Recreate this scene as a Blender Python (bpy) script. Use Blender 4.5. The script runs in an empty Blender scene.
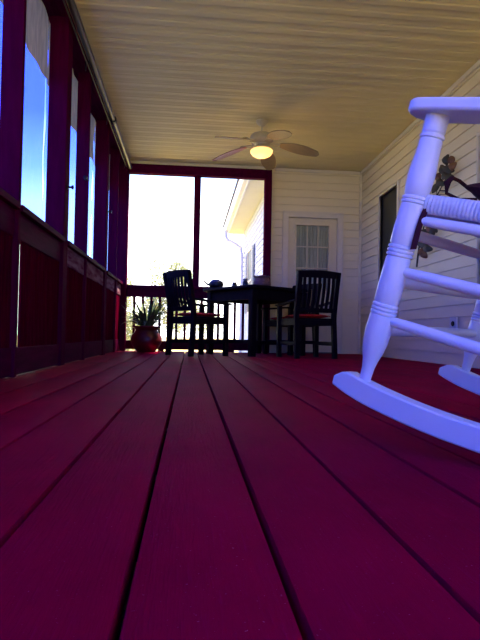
import bpy, bmesh, math, random
from mathutils import Vector, Matrix, Quaternion
PI = math.pi
R = math.radians
rnd = random.Random(7)
S = bpy.context.scene
C = S.collection

# ------------------------------------------------------------------ materials
def nodes_of(m):
    m.use_nodes = True
    return m.node_tree.nodes, m.node_tree.links

def mat(name, col, rough=.5, metal=0., var=.08, scale=8., stretch=(1, 1, 1), bump=.0, bscale=60., bstretch=(1, 1, 1),
        col2=None, spec=.5, emit=None, estr=0., trans=0., coat=0.):
    m = bpy.data.materials.new(name)
    N, L = nodes_of(m)
    b = N['Principled BSDF']
    b.inputs['Roughness'].default_value = rough
    b.inputs['Metallic'].default_value = metal
    b.inputs['Specular IOR Level'].default_value = spec
    b.inputs['Coat Weight'].default_value = coat
    if trans: b.inputs['Transmission Weight'].default_value = trans
    tc = N.new('ShaderNodeTexCoord')
    mp = N.new('ShaderNodeMapping'); mp.inputs['Scale'].default_value = stretch
    L.new(tc.outputs['Object'], mp.inputs['Vector'])
    nz = N.new('ShaderNodeTexNoise'); nz.inputs['Scale'].default_value = scale; nz.inputs['Detail'].default_value = 5
    L.new(mp.outputs['Vector'], nz.inputs['Vector'])
    rp = N.new('ShaderNodeValToRGB')
    c2 = col2 or tuple(max(0, c * (1 - var * 2)) for c in col)
    rp.color_ramp.elements[0].position = .35; rp.color_ramp.elements[0].color = (*c2, 1)
    rp.color_ramp.elements[1].position = .65; rp.color_ramp.elements[1].color = (*col, 1)
    L.new(nz.outputs['Fac'], rp.inputs['Fac'])
    L.new(rp.outputs['Color'], b.inputs['Base Color'])
    if bump:
        mp2 = N.new('ShaderNodeMapping'); mp2.inputs['Scale'].default_value = bstretch
        L.new(tc.outputs['Object'], mp2.inputs['Vector'])
        n2 = N.new('ShaderNodeTexNoise'); n2.inputs['Scale'].default_value = bscale; n2.inputs['Detail'].default_value = 6
        L.new(mp2.outputs['Vector'], n2.inputs['Vector'])
        bp = N.new('ShaderNodeBump'); bp.inputs['Strength'].default_value = bump; bp.inputs['Distance'].default_value = .01
        L.new(n2.outputs['Fac'], bp.inputs['Height']); L.new(bp.outputs['Normal'], b.inputs['Normal'])
    if emit:
        b.inputs['Emission Color'].default_value = (*emit, 1); b.inputs['Emission Strength'].default_value = estr
    return m

def deck_material():
    m = bpy.data.materials.new('painted_deck_red')
    N, L = nodes_of(m); b = N['Principled BSDF']
    tc = N.new('ShaderNodeTexCoord')
    def noise(scale, st, det=6, rough=.6):
        mp = N.new('ShaderNodeMapping'); mp.inputs['Scale'].default_value = st
        L.new(tc.outputs['Object'], mp.inputs['Vector'])
        n = N.new('ShaderNodeTexNoise'); n.inputs['Scale'].default_value = scale; n.inputs['Detail'].default_value = det
        n.inputs['Roughness'].default_value = rough
        L.new(mp.outputs['Vector'], n.inputs['Vector']); return n
    big = noise(3, (1, .6, 1)); grain = noise(16, (10, .6, 1), 8, .7); speck = noise(230, (1, 1, 1), 2)
    r1 = N.new('ShaderNodeValToRGB')
    r1.color_ramp.elements[0].position = .3; r1.color_ramp.elements[0].color = (.205, .0002, .024, 1)
    r1.color_ramp.elements[1].position = .7; r1.color_ramp.elements[1].color = (.33, .0003, .040, 1)
    L.new(big.outputs['Fac'], r1.inputs['Fac'])
    r2 = N.new('ShaderNodeValToRGB')
    r2.color_ramp.elements[0].position = .70; r2.color_ramp.elements[0].color = (0, 0, 0, 1)
    r2.color_ramp.elements[1].position = .76; r2.color_ramp.elements[1].color = (1, 1, 1, 1)
    L.new(speck.outputs['Fac'], r2.inputs['Fac'])
    mx = N.new('ShaderNodeMixRGB'); mx.inputs['Color2'].default_value = (.40, .10, .16, 1)
    L.new(r2.outputs['Color'], mx.inputs['Fac']); L.new(r1.outputs['Color'], mx.inputs['Color1'])
    # worn, faded grain streaks
    r3 = N.new('ShaderNodeValToRGB')
    r3.color_ramp.elements[0].position = .55; r3.color_ramp.elements[0].color = (0, 0, 0, 1)
    r3.color_ramp.elements[1].position = .8; r3.color_ramp.elements[1].color = (.3, .3, .3, 1)
    L.new(grain.outputs['Fac'], r3.inputs['Fac'])
    mx2 = N.new('ShaderNodeMixRGB'); mx2.inputs['Color2'].default_value = (.36, .003, .12, 1)
    L.new(r3.outputs['Color'], mx2.inputs['Fac']); L.new(mx.outputs['Color'], mx2.inputs['Color1'])
    L.new(mx2.outputs['Color'], b.inputs['Base Color'])
    b.inputs['Roughness'].default_value = .5; b.inputs['Specular IOR Level'].default_value = .003
    mul = N.new('ShaderNodeMath'); mul.operation = 'ADD'
    L.new(grain.outputs['Fac'], mul.inputs[0])
    s2 = N.new('ShaderNodeMath'); s2.operation = 'MULTIPLY'; s2.inputs[1].default_value = .5
    L.new(big.outputs['Fac'], s2.inputs[0]); L.new(s2.outputs[0], mul.inputs[1])
    bp = N.new('ShaderNodeBump'); bp.inputs['Strength'].default_value = .8; bp.inputs['Distance'].default_value = .006
    L.new(mul.outputs[0], bp.inputs['Height']); L.new(bp.outputs['Normal'], b.inputs['Normal'])
    return m

def sheet_material():
    m = bpy.data.materials.new('blue_clear_vinyl')
    N, L = nodes_of(m); N.remove(N['Principled BSDF']); out = N['Material Output']
    tr = N.new('ShaderNodeBsdfTransparent'); tr.inputs['Color'].default_value = (.20, .33, .97, 1)
    tl = N.new('ShaderNodeBsdfTranslucent'); tl.inputs['Color'].default_value = (.18, .32, .95, 1)
    gl = N.new('ShaderNodeBsdfGlossy'); gl.inputs['Roughness'].default_value = .12
    tc = N.new('ShaderNodeTexCoord'); mp = N.new('ShaderNodeMapping'); mp.inputs['Scale'].default_value = (1, 3, 1)
    n = N.new('ShaderNodeTexNoise'); n.inputs['Scale'].default_value = 6; n.inputs['Detail'].default_value = 4; n.inputs['Distortion'].default_value = 1.5
    L.new(tc.outputs['Object'], mp.inputs['Vector']); L.new(mp.outputs['Vector'], n.inputs['Vector'])
    bp = N.new('ShaderNodeBump'); bp.inputs['Strength'].default_value = .6; bp.inputs['Distance'].default_value = .02
    L.new(n.outputs['Fac'], bp.inputs['Height'])
    for s in (tl, gl): L.new(bp.outputs['Normal'], s.inputs['Normal'])
    m1 = N.new('ShaderNodeMixShader'); m1.inputs[0].default_value = .25
    L.new(tr.outputs[0], m1.inputs[1]); L.new(tl.outputs[0], m1.inputs[2])
    m2 = N.new('ShaderNodeMixShader'); m2.inputs[0].default_value = .06
    L.new(m1.outputs[0], m2.inputs[1]); L.new(gl.outputs[0], m2.inputs[2])
    L.new(m2.outputs[0], out.inputs['Surface'])
    return m

def cloth_translucent(name, col):
    m = bpy.data.materials.new(name)
    N, L = nodes_of(m); b = N['Principled BSDF']; out = N['Material Output']
    tc = N.new('ShaderNodeTexCoord'); mp = N.new('ShaderNodeMapping'); mp.inputs['Scale'].default_value = (1, 9, 2)
    n = N.new('ShaderNodeTexNoise'); n.inputs['Scale'].default_value = 2.2; n.inputs['Detail'].default_value = 3
    L.new(tc.outputs['Object'], mp.inputs['Vector']); L.new(mp.outputs['Vector'], n.inputs['Vector'])
    rp = N.new('ShaderNodeValToRGB')
    rp.color_ramp.elements[0].position = .3; rp.color_ramp.elements[0].color = (*[c * .6 for c in col], 1)
    rp.color_ramp.elements[1].position = .7; rp.color_ramp.elements[1].color = (*col, 1)
    L.new(n.outputs['Fac'], rp.inputs['Fac']); L.new(rp.outputs['Color'], b.inputs['Base Color'])
    b.inputs['Roughness'].default_value = .85
    tl = N.new('ShaderNodeBsdfTranslucent'); L.new(rp.outputs['Color'], tl.inputs['Color'])
    mx = N.new('ShaderNodeMixShader'); mx.inputs[0].default_value = .35
    L.new(b.outputs[0], mx.inputs[1]); L.new(tl.outputs[0], mx.inputs[2]); L.new(mx.outputs[0], out.inputs['Surface'])
    return m

M = dict(
    deck=deck_material(),
    red=mat('dark_red_stain', (.080, .0008, .028), .8, var=.15, scale=6, stretch=(4, 4, .6), bump=.3, bscale=18, bstretch=(6, 6, .5), spec=.006),
    redh=mat('dark_red_stain_rail', (.080, .0008, .030), .7, var=.15, scale=6, stretch=(4, .6, 4), bump=.3, bscale=18, bstretch=(6, .5, 6), spec=.01),
    panel=mat('dark_red_panel_stain', (.085, .0008, .016), .9, var=.2, scale=6, stretch=(4, 4, .6), bump=.3, bscale=18, bstretch=(6, 6, .5), spec=.0),
    worn=mat('worn_grey_board', (.26, .16, .22), .8, scale=9, stretch=(1, .5, 3), col2=(.12, .02, .06), bump=.3, bscale=20, bstretch=(1, .6, 5), spec=.0),
    ceiling=mat('cream_ceiling_vinyl', (.82, .71, .37), .6, var=.03, scale=2, spec=.15),
    siding=mat('cream_siding_vinyl', (.82, .73, .48), .55, var=.02, scale=3, bump=.15, bscale=30, bstretch=(1, 1, 12), spec=.2),
    trim=mat('cream_trim', (.76, .69, .52), .5, var=.02, spec=.35),
    door=mat('ivory_door_paint', (.76, .67, .42), .45, var=.02, spec=.4),
    curtain=mat('door_sheer', (.62, .60, .40), .8, var=.12, scale=5, stretch=(6, 1, .4)),
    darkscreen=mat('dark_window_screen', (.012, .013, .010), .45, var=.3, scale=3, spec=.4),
    white=mat('white_chair_paint', (.80, .86, .90), .32, var=.015, scale=12, bump=.06, bscale=35, spec=.5),
    weave=mat('white_woven_cord', (.80, .86, .90), .6, var=.05, scale=90, bump=.3, bscale=260, spec=.3),
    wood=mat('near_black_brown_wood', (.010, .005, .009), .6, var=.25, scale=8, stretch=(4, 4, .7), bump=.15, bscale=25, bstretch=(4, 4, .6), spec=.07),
    redcush=mat('red_seat_cushion', (.50, .010, .012), .85, var=.12, scale=14, bump=.2, bscale=90, spec=.2),
    maroon=mat('dark_maroon_cloth', (.050, .007, .018), .85, var=.2, scale=20, bump=.3, bscale=120, spec=.2),
    fan=mat('antique_cream_metal', (.62, .54, .34), .4, metal=0., var=.08, scale=14, spec=.5),
    blade=mat('tan_fan_blade', (.28, .21, .11), .55, var=.08, scale=5, stretch=(2, 12, 1), bump=.15, bscale=30, bstretch=(2, 14, 1)),
    blade_red_reflect=mat('red_reflection_blade', (.36, .14, .09), .5, var=.1, scale=5, stretch=(2, 12, 1), bump=.15, bscale=30, bstretch=(2, 14, 1)),  # red reflected light put into the base colour of one blade
    glow=mat('lit_amber_glass', (.9, .6, .3), .4, emit=(1., .52, .15), estr=1.5),
    pot=mat('dark_red_glazed_pot', (.13, .008, .012), .4, var=.15, scale=7, coat=.1),
    soil=mat('potting_soil', (.03, .02, .012), .95, var=.3, scale=60, bump=.5, bscale=90),
    leaf=mat('green_strap_leaf', (.10, .20, .07), .5, var=.3, scale=12),
    leaf2=mat('pale_green_leaf', (.17, .26, .09), .5, var=.25, scale=12),
    orn=mat('brown_metal_leaf', (.09, .055, .02), .5, var=.3, scale=20, col2=(.05, .06, .02)),
    orn2=mat('rust_metal_leaf', (.26, .11, .03), .5, var=.3, scale=20),
    stem=mat('dark_bronze_stem', (.03, .018, .012), .5, var=.2),
    pipe=mat('dark_bronze_tube', (.03, .018, .014), .3, metal=.3, var=.2, scale=10),
    pipeg=mat('grey_metal_tube', (.09, .085, .08), .3, metal=.6, var=.1, scale=10),
    black=mat('black_iron', (.012, .012, .014), .4, metal=.5, var=.2),
    pewter=mat('dark_pewter', (.05, .05, .06), .35, metal=.6, var=.2),
    brass=mat('gold_wire', (.7, .5, .2), .3, metal=.8, var=.1),
    jar=mat('dark_jar_glass', (.05, .07, .06), .2, var=.2),
    jarlid=mat('grey_jar_lid', (.18, .18, .18), .4, metal=.6),
    basket=mat('pink_tan_wicker', (.24, .12, .11), .7, var=.3, scale=30, stretch=(1, 1, 4), bump=.6, bscale=60, bstretch=(1, 1, 3)),
    plastic=mat('ivory_plastic', (.66, .64, .60), .4, var=.02),
    lawn=mat('sunlit_dry_lawn', (.62, .50, .14), .95, scale=.8, col2=(.50, .44, .11), bump=.4, bscale=40),
    tree=mat('light_green_foliage', (.45, .48, .24), .7, scale=2.5, col2=(.45, .5, .24)),
    bark=mat('grey_bark', (.16, .12, .09), .9, bump=.5, bscale=20),
    extsid=mat('pale_outer_siding', (.55, .58, .62), .55, var=.02, scale=3),
    soffit=mat('cream_soffit', (.62, .60, .50), .55, var=.02, scale=3),
    gutter=mat('white_gutter_metal', (.66, .68, .70), .35, var=.02),
    shutter=mat('slate_blue_shutter', (.10, .13, .19), .5, var=.1),
    roof=mat('grey_shingle', (.12, .11, .11), .9, var=.3, scale=20),
    sheet=sheet_material(), tarp=cloth_translucent('tan_valance_cloth', (.66, .48, .20)),
)
N, L = M['tree'].node_tree.nodes, M['tree'].node_tree.links
tl = N.new('ShaderNodeBsdfTranslucent'); tl.inputs['Color'].default_value = (.42, .46, .20, 1); mxs = N.new('ShaderNodeMixShader'); mxs.inputs[0].default_value = .5
L.new(N['Principled BSDF'].outputs[0], mxs.inputs[1]); L.new(tl.outputs[0], mxs.inputs[2]); L.new(mxs.outputs[0], N['Material Output'].inputs['Surface'])
gm = bpy.data.materials.new('window_glass'); N, L = nodes_of(gm); b = N['Principled BSDF']
b.inputs['Base Color'].default_value = (.9, .95, .95, 1); b.inputs['Roughness'].default_value = .03
b.inputs['Transmission Weight'].default_value = 1; b.inputs['IOR'].default_value = 1.1
nz = N.new('ShaderNodeTexNoise'); nz.inputs['Scale'].default_value = 1.5
bp = N.new('ShaderNodeBump'); bp.inputs['Strength'].default_value = .02; L.new(nz.outputs['Fac'], bp.inputs['Height']); L.new(bp.outputs['Normal'], b.inputs['Normal'])
M['glass'] = gm

# ------------------------------------------------------------------ mesh helpers
def box(bm, x0, x1, y0, y1, z0, z1, mx=None, bev=0.):
    g = bmesh.ops.create_cube(bm, size=1)
    vs = g['verts']
    for v in vs:
        v.co = Vector(((x0 + x1) / 2 + v.co.x * (x1 - x0), (y0 + y1) / 2 + v.co.y * (y1 - y0), (z0 + z1) / 2 + v.co.z * (z1 - z0)))
    if bev:
        es = list({e for v in vs for e in v.link_edges})
        r = bmesh.ops.bevel(bm, geom=es, offset=bev, segments=2, profile=.5, affect='EDGES')
        vs = list({v for f in r['faces'] for v in f.verts} | {v for v in vs if v.is_valid})
    if mx: bmesh.ops.transform(bm, matrix=mx, verts=vs)
    return vs

def frame_at(d, up=Vector((0, 0, 1))):
    d = d.normalized()
    if abs(d.dot(up)) > .98: up = Vector((1, 0, 0))
    a = d.cross(up).normalized(); b_ = a.cross(d).normalized()
    return a, b_

def tube(bm, pts, rads, n=12, cap=True, flat=1.0, up=Vector((0, 0, 1))):
    pts = [Vector(p) for p in pts]
    if not hasattr(rads, '__len__'): rads = [rads] * len(pts)
    rings = []
    for i, p in enumerate(pts):
        d = (pts[min(i + 1, len(pts) - 1)] - pts[max(i - 1, 0)])
        a, b_ = frame_at(d, up)
        rings.append([bm.verts.new(p + a * math.cos(2 * PI * k / n) * rads[i] + b_ * math.sin(2 * PI * k / n) * rads[i] * flat) for k in range(n)])
    for i in range(len(rings) - 1):
        for k in range(n):
            bm.faces.new((rings[i][k], rings[i][(k + 1) % n], rings[i + 1][(k + 1) % n], rings[i + 1][k]))
    if cap:
        bm.faces.new(rings[0][::-1]); bm.faces.new(rings[-1])

def lathe(bm, prof, n=32, c=(0, 0, 0), cap=True):
    rings = []
    for r, z in prof:
        rings.append([bm.verts.new((c[0] + max(r, 1e-4) * math.cos(2 * PI * k / n), c[1] + max(r, 1e-4) * math.sin(2 * PI * k / n), c[2] + z)) for k in range(n)])
    for i in range(len(rings) - 1):
        for k in range(n):
            bm.faces.new((rings[i][k], rings[i][(k + 1) % n], rings[i + 1][(k + 1) % n], rings[i + 1][k]))
    if cap:
        bm.faces.new(rings[0][::-1]); bm.faces.new(rings[-1])

def prism(bm, poly, w0, w1, axis='y'):
    """polygon in (a,b) extruded along an axis: 'y' -> (a,w,b); 'x' -> (w,a,b); 'z' -> (a,b,w)"""
    f = {'y': lambda a, b_, w: (a, w, b_), 'x': lambda a, b_, w: (w, a, b_), 'z': lambda a, b_, w: (a, b_, w)}[axis]
    A = [bm.verts.new(f(a, b_, w0)) for a, b_ in poly]; B = [bm.verts.new(f(a, b_, w1)) for a, b_ in poly]
    n = len(poly)
    for k in range(n): bm.faces.new((A[k], A[(k + 1) % n], B[(k + 1) % n], B[k]))
    bm.faces.new(A[::-1]); bm.faces.new(B)

def obj(name, bm, m, parent=None, smooth=None, bevel=0., loc=None):
    bmesh.ops.recalc_face_normals(bm, faces=bm.faces[:])
    me = bpy.data.meshes.new(name); bm.to_mesh(me); bm.free()
    me.materials.append(M[m] if isinstance(m, str) else m)
    o = bpy.data.objects.new(name, me); C.objects.link(o)
    if parent: o.parent = parent
    if loc: o.location = loc
    if smooth is not None:
        for p in me.polygons: p.use_smooth = True
        try: me.set_sharp_from_angle(angle=R(smooth))
        except Exception: pass
    if bevel:
        md = o.modifiers.new('bevel', 'BEVEL'); md.width = bevel; md.segments = 2; md.limit_method = 'ANGLE'; md.angle_limit = R(40)
    return o

def tag(o, label=None, cat=None, group=None, kind=None):
    if label: o['label'] = label
    if cat: o['category'] = cat
    if group: o['group'] = group
    if kind: o['kind'] = kind
    return o

def thing(name, label, cat, loc=(0, 0, 0), rz=0., group=None):
    o = bpy.data.objects.new(name, None); C.objects.link(o); o.empty_display_size = .1
    o.location = loc; o.rotation_euler = (0, 0, rz)
    return tag(o, label, cat, group)

def struct(name, loc=(0, 0, 0)):
    o = bpy.data.objects.new(name, None); C.objects.link(o); o.location = loc; o['kind'] = 'structure'
    return o

def nb(): return bmesh.new()

def copy_tree(o, parent=None):
    c = o.copy(); C.objects.link(c); c.parent = parent
    for ch in list(o.children): copy_tree(ch, c)
    return c

# ------------------------------------------------------------------ dimensions (metres)
XL, XR, YB, ZC = -.95, 2.50, 7.68, 2.70
YN = -1.2                                   # the porch is open behind the camera

# ------------------------------------------------------------------ deck
bm = nb()
seams = [-1.14, -.965, -.765, -.575, -.408, -.226, -.0595, .1076, .275, .458, .603]
x = .603
while x < XR - .12:
    x += .166; seams.append(x)
seams[-1] = XR - .002
for a, c in zip(seams[:-1], seams[1:]):
    g = .0042
    box(bm, a + g, c - g, YN, YB + .06, -.036, rnd.uniform(-.0012, .0006), bev=.0035)
floor = obj('floor', bm, 'deck', smooth=30); floor['kind'] = 'structure'
# joists that carry the boards
bm = nb()
y = YN + .1
while y < YB:
    box(bm, XL - .19, XR, y, y + .04, -.20, -.037); y += .55
o = obj('floor_joists', bm, 'wood'); o['kind'] = 'structure'; o.parent = floor

# ------------------------------------------------------------------ ceiling: cross-laid grooved panels
bm = nb()
prof = []
y = YN; P = .155
while y < YB:
    prof += [(y, ZC), (y + .006, ZC + .014), (y + .02, ZC + .016), (y + .07, ZC + .004), (y + .085, ZC + .006), (y + .10, ZC)]
    y += P
prof = [p for p in prof if p[0] < YB + .1] + [(YB + .12, ZC), (YB + .12, ZC + .05), (YN, ZC + .05)]
prism(bm, prof, XL - .25, XR + .12, 'x')
ceil = obj('ceiling', bm, 'ceiling'); ceil['kind'] = 'structure'

# ------------------------------------------------------------------ siding walls
def siding(rects, axis, plane, depth=.11, pitch=.114, sgn=-1):
    """lap siding; each rect (a0,a1,z0,z1). axis 'x': wall spans x at y=plane; 'y': spans y at x=plane. sgn: side the face looks to"""
    bm = nb()
    for a0, a1, z0, z1 in rects:
        poly = [(plane - sgn * depth, z0)]
        k = math.floor(z0 / pitch)
        z = z0
        while z < z1 - 1e-5:
            zt = min((k + 1) * pitch, z1)
            f = lambda q: .013 * (1 - (q - k * pitch) / pitch)      # butt thickness at the bottom of a course
            if abs(z - k * pitch) < 1e-6 and zt - z > .02: poly += [(plane - sgn * .003, z), (plane - sgn * .003, z + .0035), (plane + sgn * f(z + .0035), z + .0035)]
            else: poly.append((plane + sgn * f(z), z))
            poly.append((plane + sgn * f(zt), zt))
            z = zt; k += 1
        poly.append((plane - sgn * depth, z1))
        if axis == 'x':
            A = [bm.verts.new((a0, q, zz)) for q, zz in poly]; B = [bm.verts.new((a1, q, zz)) for q, zz in poly]
        else:
            A = [bm.verts.new((q, a0, zz)) for q, zz in poly]; B = [bm.verts.new((q, a1, zz)) for q, zz in poly]
        n = len(poly)
        for i in range(n): bm.faces.new((A[i], A[(i + 1) % n], B[(i + 1) % n], B[i]))
        bm.faces.new(A[::-1]); bm.faces.new(B)
    return bm

DX0, DX1, DZ = 1.405, 2.135, 1.985          # door slab
W1 = (6.25, 6.87, .49, 2.12); W2 = (3.55, 4.42, .60, 2.02)
o = obj('wall_back', siding([(1.145, DX0 - .02, 0, ZC), (DX1 + .02, XR + .1, 0, ZC), (DX0 - .02, DX1 + .02, DZ + .02, ZC)], 'x', YB), 'siding'); o['kind'] = 'structure'
o = obj('wall_right', siding([(YN, W2[0], 0, ZC), (W2[0], W2[1], 0, W2[2]), (W2[0], W2[1], W2[3], ZC), (W2[1], W1[0], 0, ZC),
                              (W1[0], W1[1], 0, W1[2]), (W1[0], W1[1], W1[3], ZC), (W1[1], YB + .1, 0, ZC)], 'y', XR), 'siding'); o['kind'] = 'structure'
# corner post with small vent notches
bm = nb(); box(bm, XR - .035, XR - .001, YB - .035, YB - .001, .01, ZC - .002)
k = .06
while k < ZC - .05:
    box(bm, XR - .045, XR - .03, YB - .045, YB - .03, k, k + .06); k += .114
o = obj('trim_1', bm, 'trim', bevel=.003); o['kind'] = 'structure'
bm = nb(); box(bm, 1.2, XR - .03, YB - .03, YB - .012, ZC - .05, ZC - .002, bev=.004)
o = obj('trim_2', bm, 'trim'); o['kind'] = 'structure'
bm = nb(); box(bm, XR - .03, XR - .012, YN, YB - .03, ZC - .05, ZC - .002, bev=.004)
o = obj('trim_3', bm, 'trim'); o['kind'] = 'structure'

# door
D = struct('door_1', (0, YB, 0))
bm = nb(); w = .085
box(bm, DX0 - w, DX0, -.03, .04, .012, DZ + w, bev=.004); box(bm, DX1, DX1 + w, -.03, .04, .012, DZ + w, bev=.004); box(bm, DX0, DX1, -.03, .04, DZ, DZ + w, bev=.004)
box(bm, DX0 - w, DX0 - w + .025, -.04, -.03, .012, DZ + w); box(bm, DX1 + w - .025, DX1 + w, -.04, -.03, .012, DZ + w); box(bm, DX0 - w, DX1 + w, -.04, -.03, DZ + w - .025, DZ + w)
obj('casing', bm, 'trim', D)
gx0, gx1, gz0, gz1 = 1.53, 2.01, .93, 1.875
bm = nb()
box(bm, DX0 + .004, gx0, .01, .05, .02, DZ - .006); box(bm, gx1, DX1 - .004, .01, .05, .02, DZ - .006)
box(bm, gx0, gx1, .01, .05, gz1, DZ - .006); box(bm, gx0, gx1, .01, .05, .02, gz0)
for a, c in ((DX0 + .1, 1.74), (1.80, DX1 - .1)):
    box(bm, a, c, .002, .012, .2, .75, bev=.004); box(bm, a + .04, c - .04, -.003, .006, .24, .71, bev=.003)
obj('door_panel', bm, 'door', D)
bm = nb()
box(bm, gx0 - .03, gx0, -.006, .012, gz0 - .03, gz1 + .03, bev=.003); box(bm, gx1, gx1 + .03, -.006, .012, gz0 - .03, gz1 + .03, bev=.003)
box(bm, gx0, gx1, -.006, .012, gz1, gz1 + .03, bev=.003); box(bm, gx0, gx1, -.006, .012, gz0 - .03, gz0, bev=.003)
for k in (1, 2): box(bm, gx0 + (gx1 - gx0) * k / 3 - .009, gx0 + (gx1 - gx0) * k / 3 + .009, 0, .014, gz0, gz1)
for k in (1, 2): box(bm, gx0, gx1, 0, .014, gz0 + (gz1 - gz0) * k / 3 - .009, gz0 + (gz1 - gz0) * k / 3 + .009)
obj('glazing_bars', bm, 'door', D)
bm = nb(); box(bm, gx0, gx1, .02, .024, gz0, gz1); obj('pane', bm, 'glass', D)
bm = nb()
n = 60
A = [(gx0 + (gx1 - gx0) * i / n, .06 + .006 * math.sin(i * 1.3)) for i in range(n + 1)]
for i in range(n):
    v = [bm.verts.new((A[i][0], A[i][1], gz0 - .02)), bm.verts.new((A[i + 1][0], A[i + 1][1], gz0 - .02)), bm.verts.new((A[i + 1][0], A[i + 1][1], gz1 + .02)), bm.verts.new((A[i][0], A[i][1], gz1 + .02))]
    bm.faces.new(v)
bmesh.ops.remove_doubles(bm, verts=bm.verts[:], dist=1e-5)
obj('door_curtain', bm, 'curtain', D, smooth=60)
bm = nb(); tube(bm, [(DX1 - .06, .01, .92), (DX1 - .06, -.04, .92)], .012); 
lathe(bm, [(.0, -.03), (.022, -.02), (.028, 0), (.022, .02), (0, .03)], 16, (DX1 - .06, -.055, .92)); obj('door_handle', bm, 'brass', D, smooth=50)
bm = nb(); box(bm, DX0, DX1, -.05, .06, .002, .02, bev=.004); obj('threshold', bm, 'pipeg', D)

# windows on the right wall
def window(name, w, two=False):
    y0, y1, z0, z1 = w
    Wn = struct(name, (XR, 0, 0)); t = .045
    bm = nb()
    box(bm, -.03, .05, y0 - t, y0, z0 - t, z1 + t, bev=.004); box(bm, -.03, .05, y1, y1 + t * .4, z0 - t, z1 + t, bev=.004)
    box(bm, -.03, .05, y0, y1, z1, z1 + t * .6, bev=.004); box(bm, -.04, .05, y0 - .02, y1 + .02, z0 - t, z0, bev=.004)
    obj('window_frame', bm, 'trim', Wn)
    bm = nb(); s = .03; zm = (z0 + z1) / 2
    for a, c, e, f in ((y0, y0 + s, z0, z1), (y1 - s, y1, z0, z1), (y0, y1, z0, z0 + s), (y0, y1, z1 - s, z1), (y0, y1, zm - s / 2, zm + s / 2)):
        box(bm, .012, .035, a, c, e, f)
    obj('sash', bm, 'black' if not two else 'trim', Wn)
    bm = nb(); box(bm, .018, .022, y0, y1, z0, z1); obj('insect_screen' if not two else 'pane', bm, 'darkscreen' if not two else 'glass', Wn)
    bm = nb(); box(bm, .06, .08, y0, y1, z0, z1); obj('dark_backing', bm, 'darkscreen', Wn)  # dark panel added in place of the unlit room behind
window('window_1', W1); window('window_2', W2, True)

# power outlet on the siding
T = thing('power_outlet', 'small square outdoor power outlet low on the right siding wall', 'outlet', (XR - .012, 4.82, .395))
bm = nb(); box(bm, -.028, .0, -.062, .062, -.062, .062, bev=.008); obj('cover_plate', bm, 'plastic', T)
bm = nb(); lathe(bm, [(.0, 0), (.024, 0), (.026, .006), (.02, .012), (.0, .013)], 20)
bmesh.ops.transform(bm, matrix=Matrix.Translation((-.028, -.012, .0)) @ Matrix.Rotation(-PI / 2, 4, 'Y'), verts=bm.verts[:]); obj('socket', bm, 'black', T, smooth=40)

# ------------------------------------------------------------------ left wall: posts, studs, rails, panelling
WL = struct('wall_left')
posts = [(.06, .20), (2.10, 2.24), (4.09, 4.23), (6.06, 6.20)]
studs = [1.10, 3.03, 4.97, 6.96]
for a, c in posts:
    bm = nb(); box(bm, XL - .14, XL, a, c, .003, 2.64); obj('post', bm, 'red', WL, bevel=.006)
for a in studs:
    bm = nb(); box(bm, XL - .115, XL, a, a + .042, .003, 2.64); obj('stud', bm, 'red', WL, bevel=.003)
bm = nb(); box(bm, XL - .20, XL - .005, YN, YB - .14, 2.64, ZC - .001); obj('header_beam', bm, 'redh', WL, bevel=.004)
edges = sorted([(YN, YN)] + posts + [(s, s + .042) for s in studs] + [(YB - .10, YB - .10)])
bays = [(edges[i][1], edges[i + 1][0]) for i in range(len(edges) - 1)]
for i, (a, c) in enumerate(bays):
    bm = nb(); box(bm, XL - .15, XL + .012, a + .001, c - .001, .925, .963); obj('rail_cap', bm, 'redh', WL, bevel=.004)
    bm = nb(); box(bm, XL - .075, XL - .018, a + .001, c - .001, .775, .925); obj('rail_board', bm, 'worn' if i >= 5 else 'redh', WL, bevel=.003)
    bm = nb(); box(bm, XL - .075, XL - .015, a + .001, c - .001, .010, .165); obj('kick_board', bm, 'redh', WL, bevel=.004)
    # vertical tongue boards; in one bay the first board has shrunk away from the stud
    y = a + (.1235 if abs(a - 3.072) < .01 else .0); bm = nb()
    while y < c - .001:
        e = min(y + .092, c); box(bm, XL - .040, XL - .026, y + .003, e - .003, .13, .80)
        y = e
        if y < c - .001: box(bm, XL - .037, XL - .034, y - .004, y + .004, .13, .80)
    obj('panelling', bm, 'panel', WL, bevel=.004)
for (yy, zz, sy) in ((4.16, 1.36, 0), (6.13, 1.62, 0)):
    bm = nb(); lathe(bm, [(0, 0), (.018, 0), (.018, .006), (.008, .01), (.008, .03), (.016, .036), (.016, .046), (0, .05)], 14)
    bmesh.ops.transform(bm, matrix=Matrix.Translation((XL, yy, zz)) @ Matrix.Rotation(PI / 2, 4, 'Y'), verts=bm.verts[:]); obj('hook', bm, 'black', WL, smooth=40)
for (yy, zz) in ((4.965, 1.66),):
    bm = nb(); lathe(bm, [(0, 0), (.02, 0), (.02, .006), (.008, .01), (.008, .02), (.018, .026), (.018, .04), (0, .044)], 14)
    bmesh.ops.transform(bm, matrix=Matrix.Translation((XL - .02, yy + .002, zz)) @ Matrix.Rotation(PI / 2, 4, 'X'), verts=bm.verts[:]); obj('hook', bm, 'black', WL, smooth=40)

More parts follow.
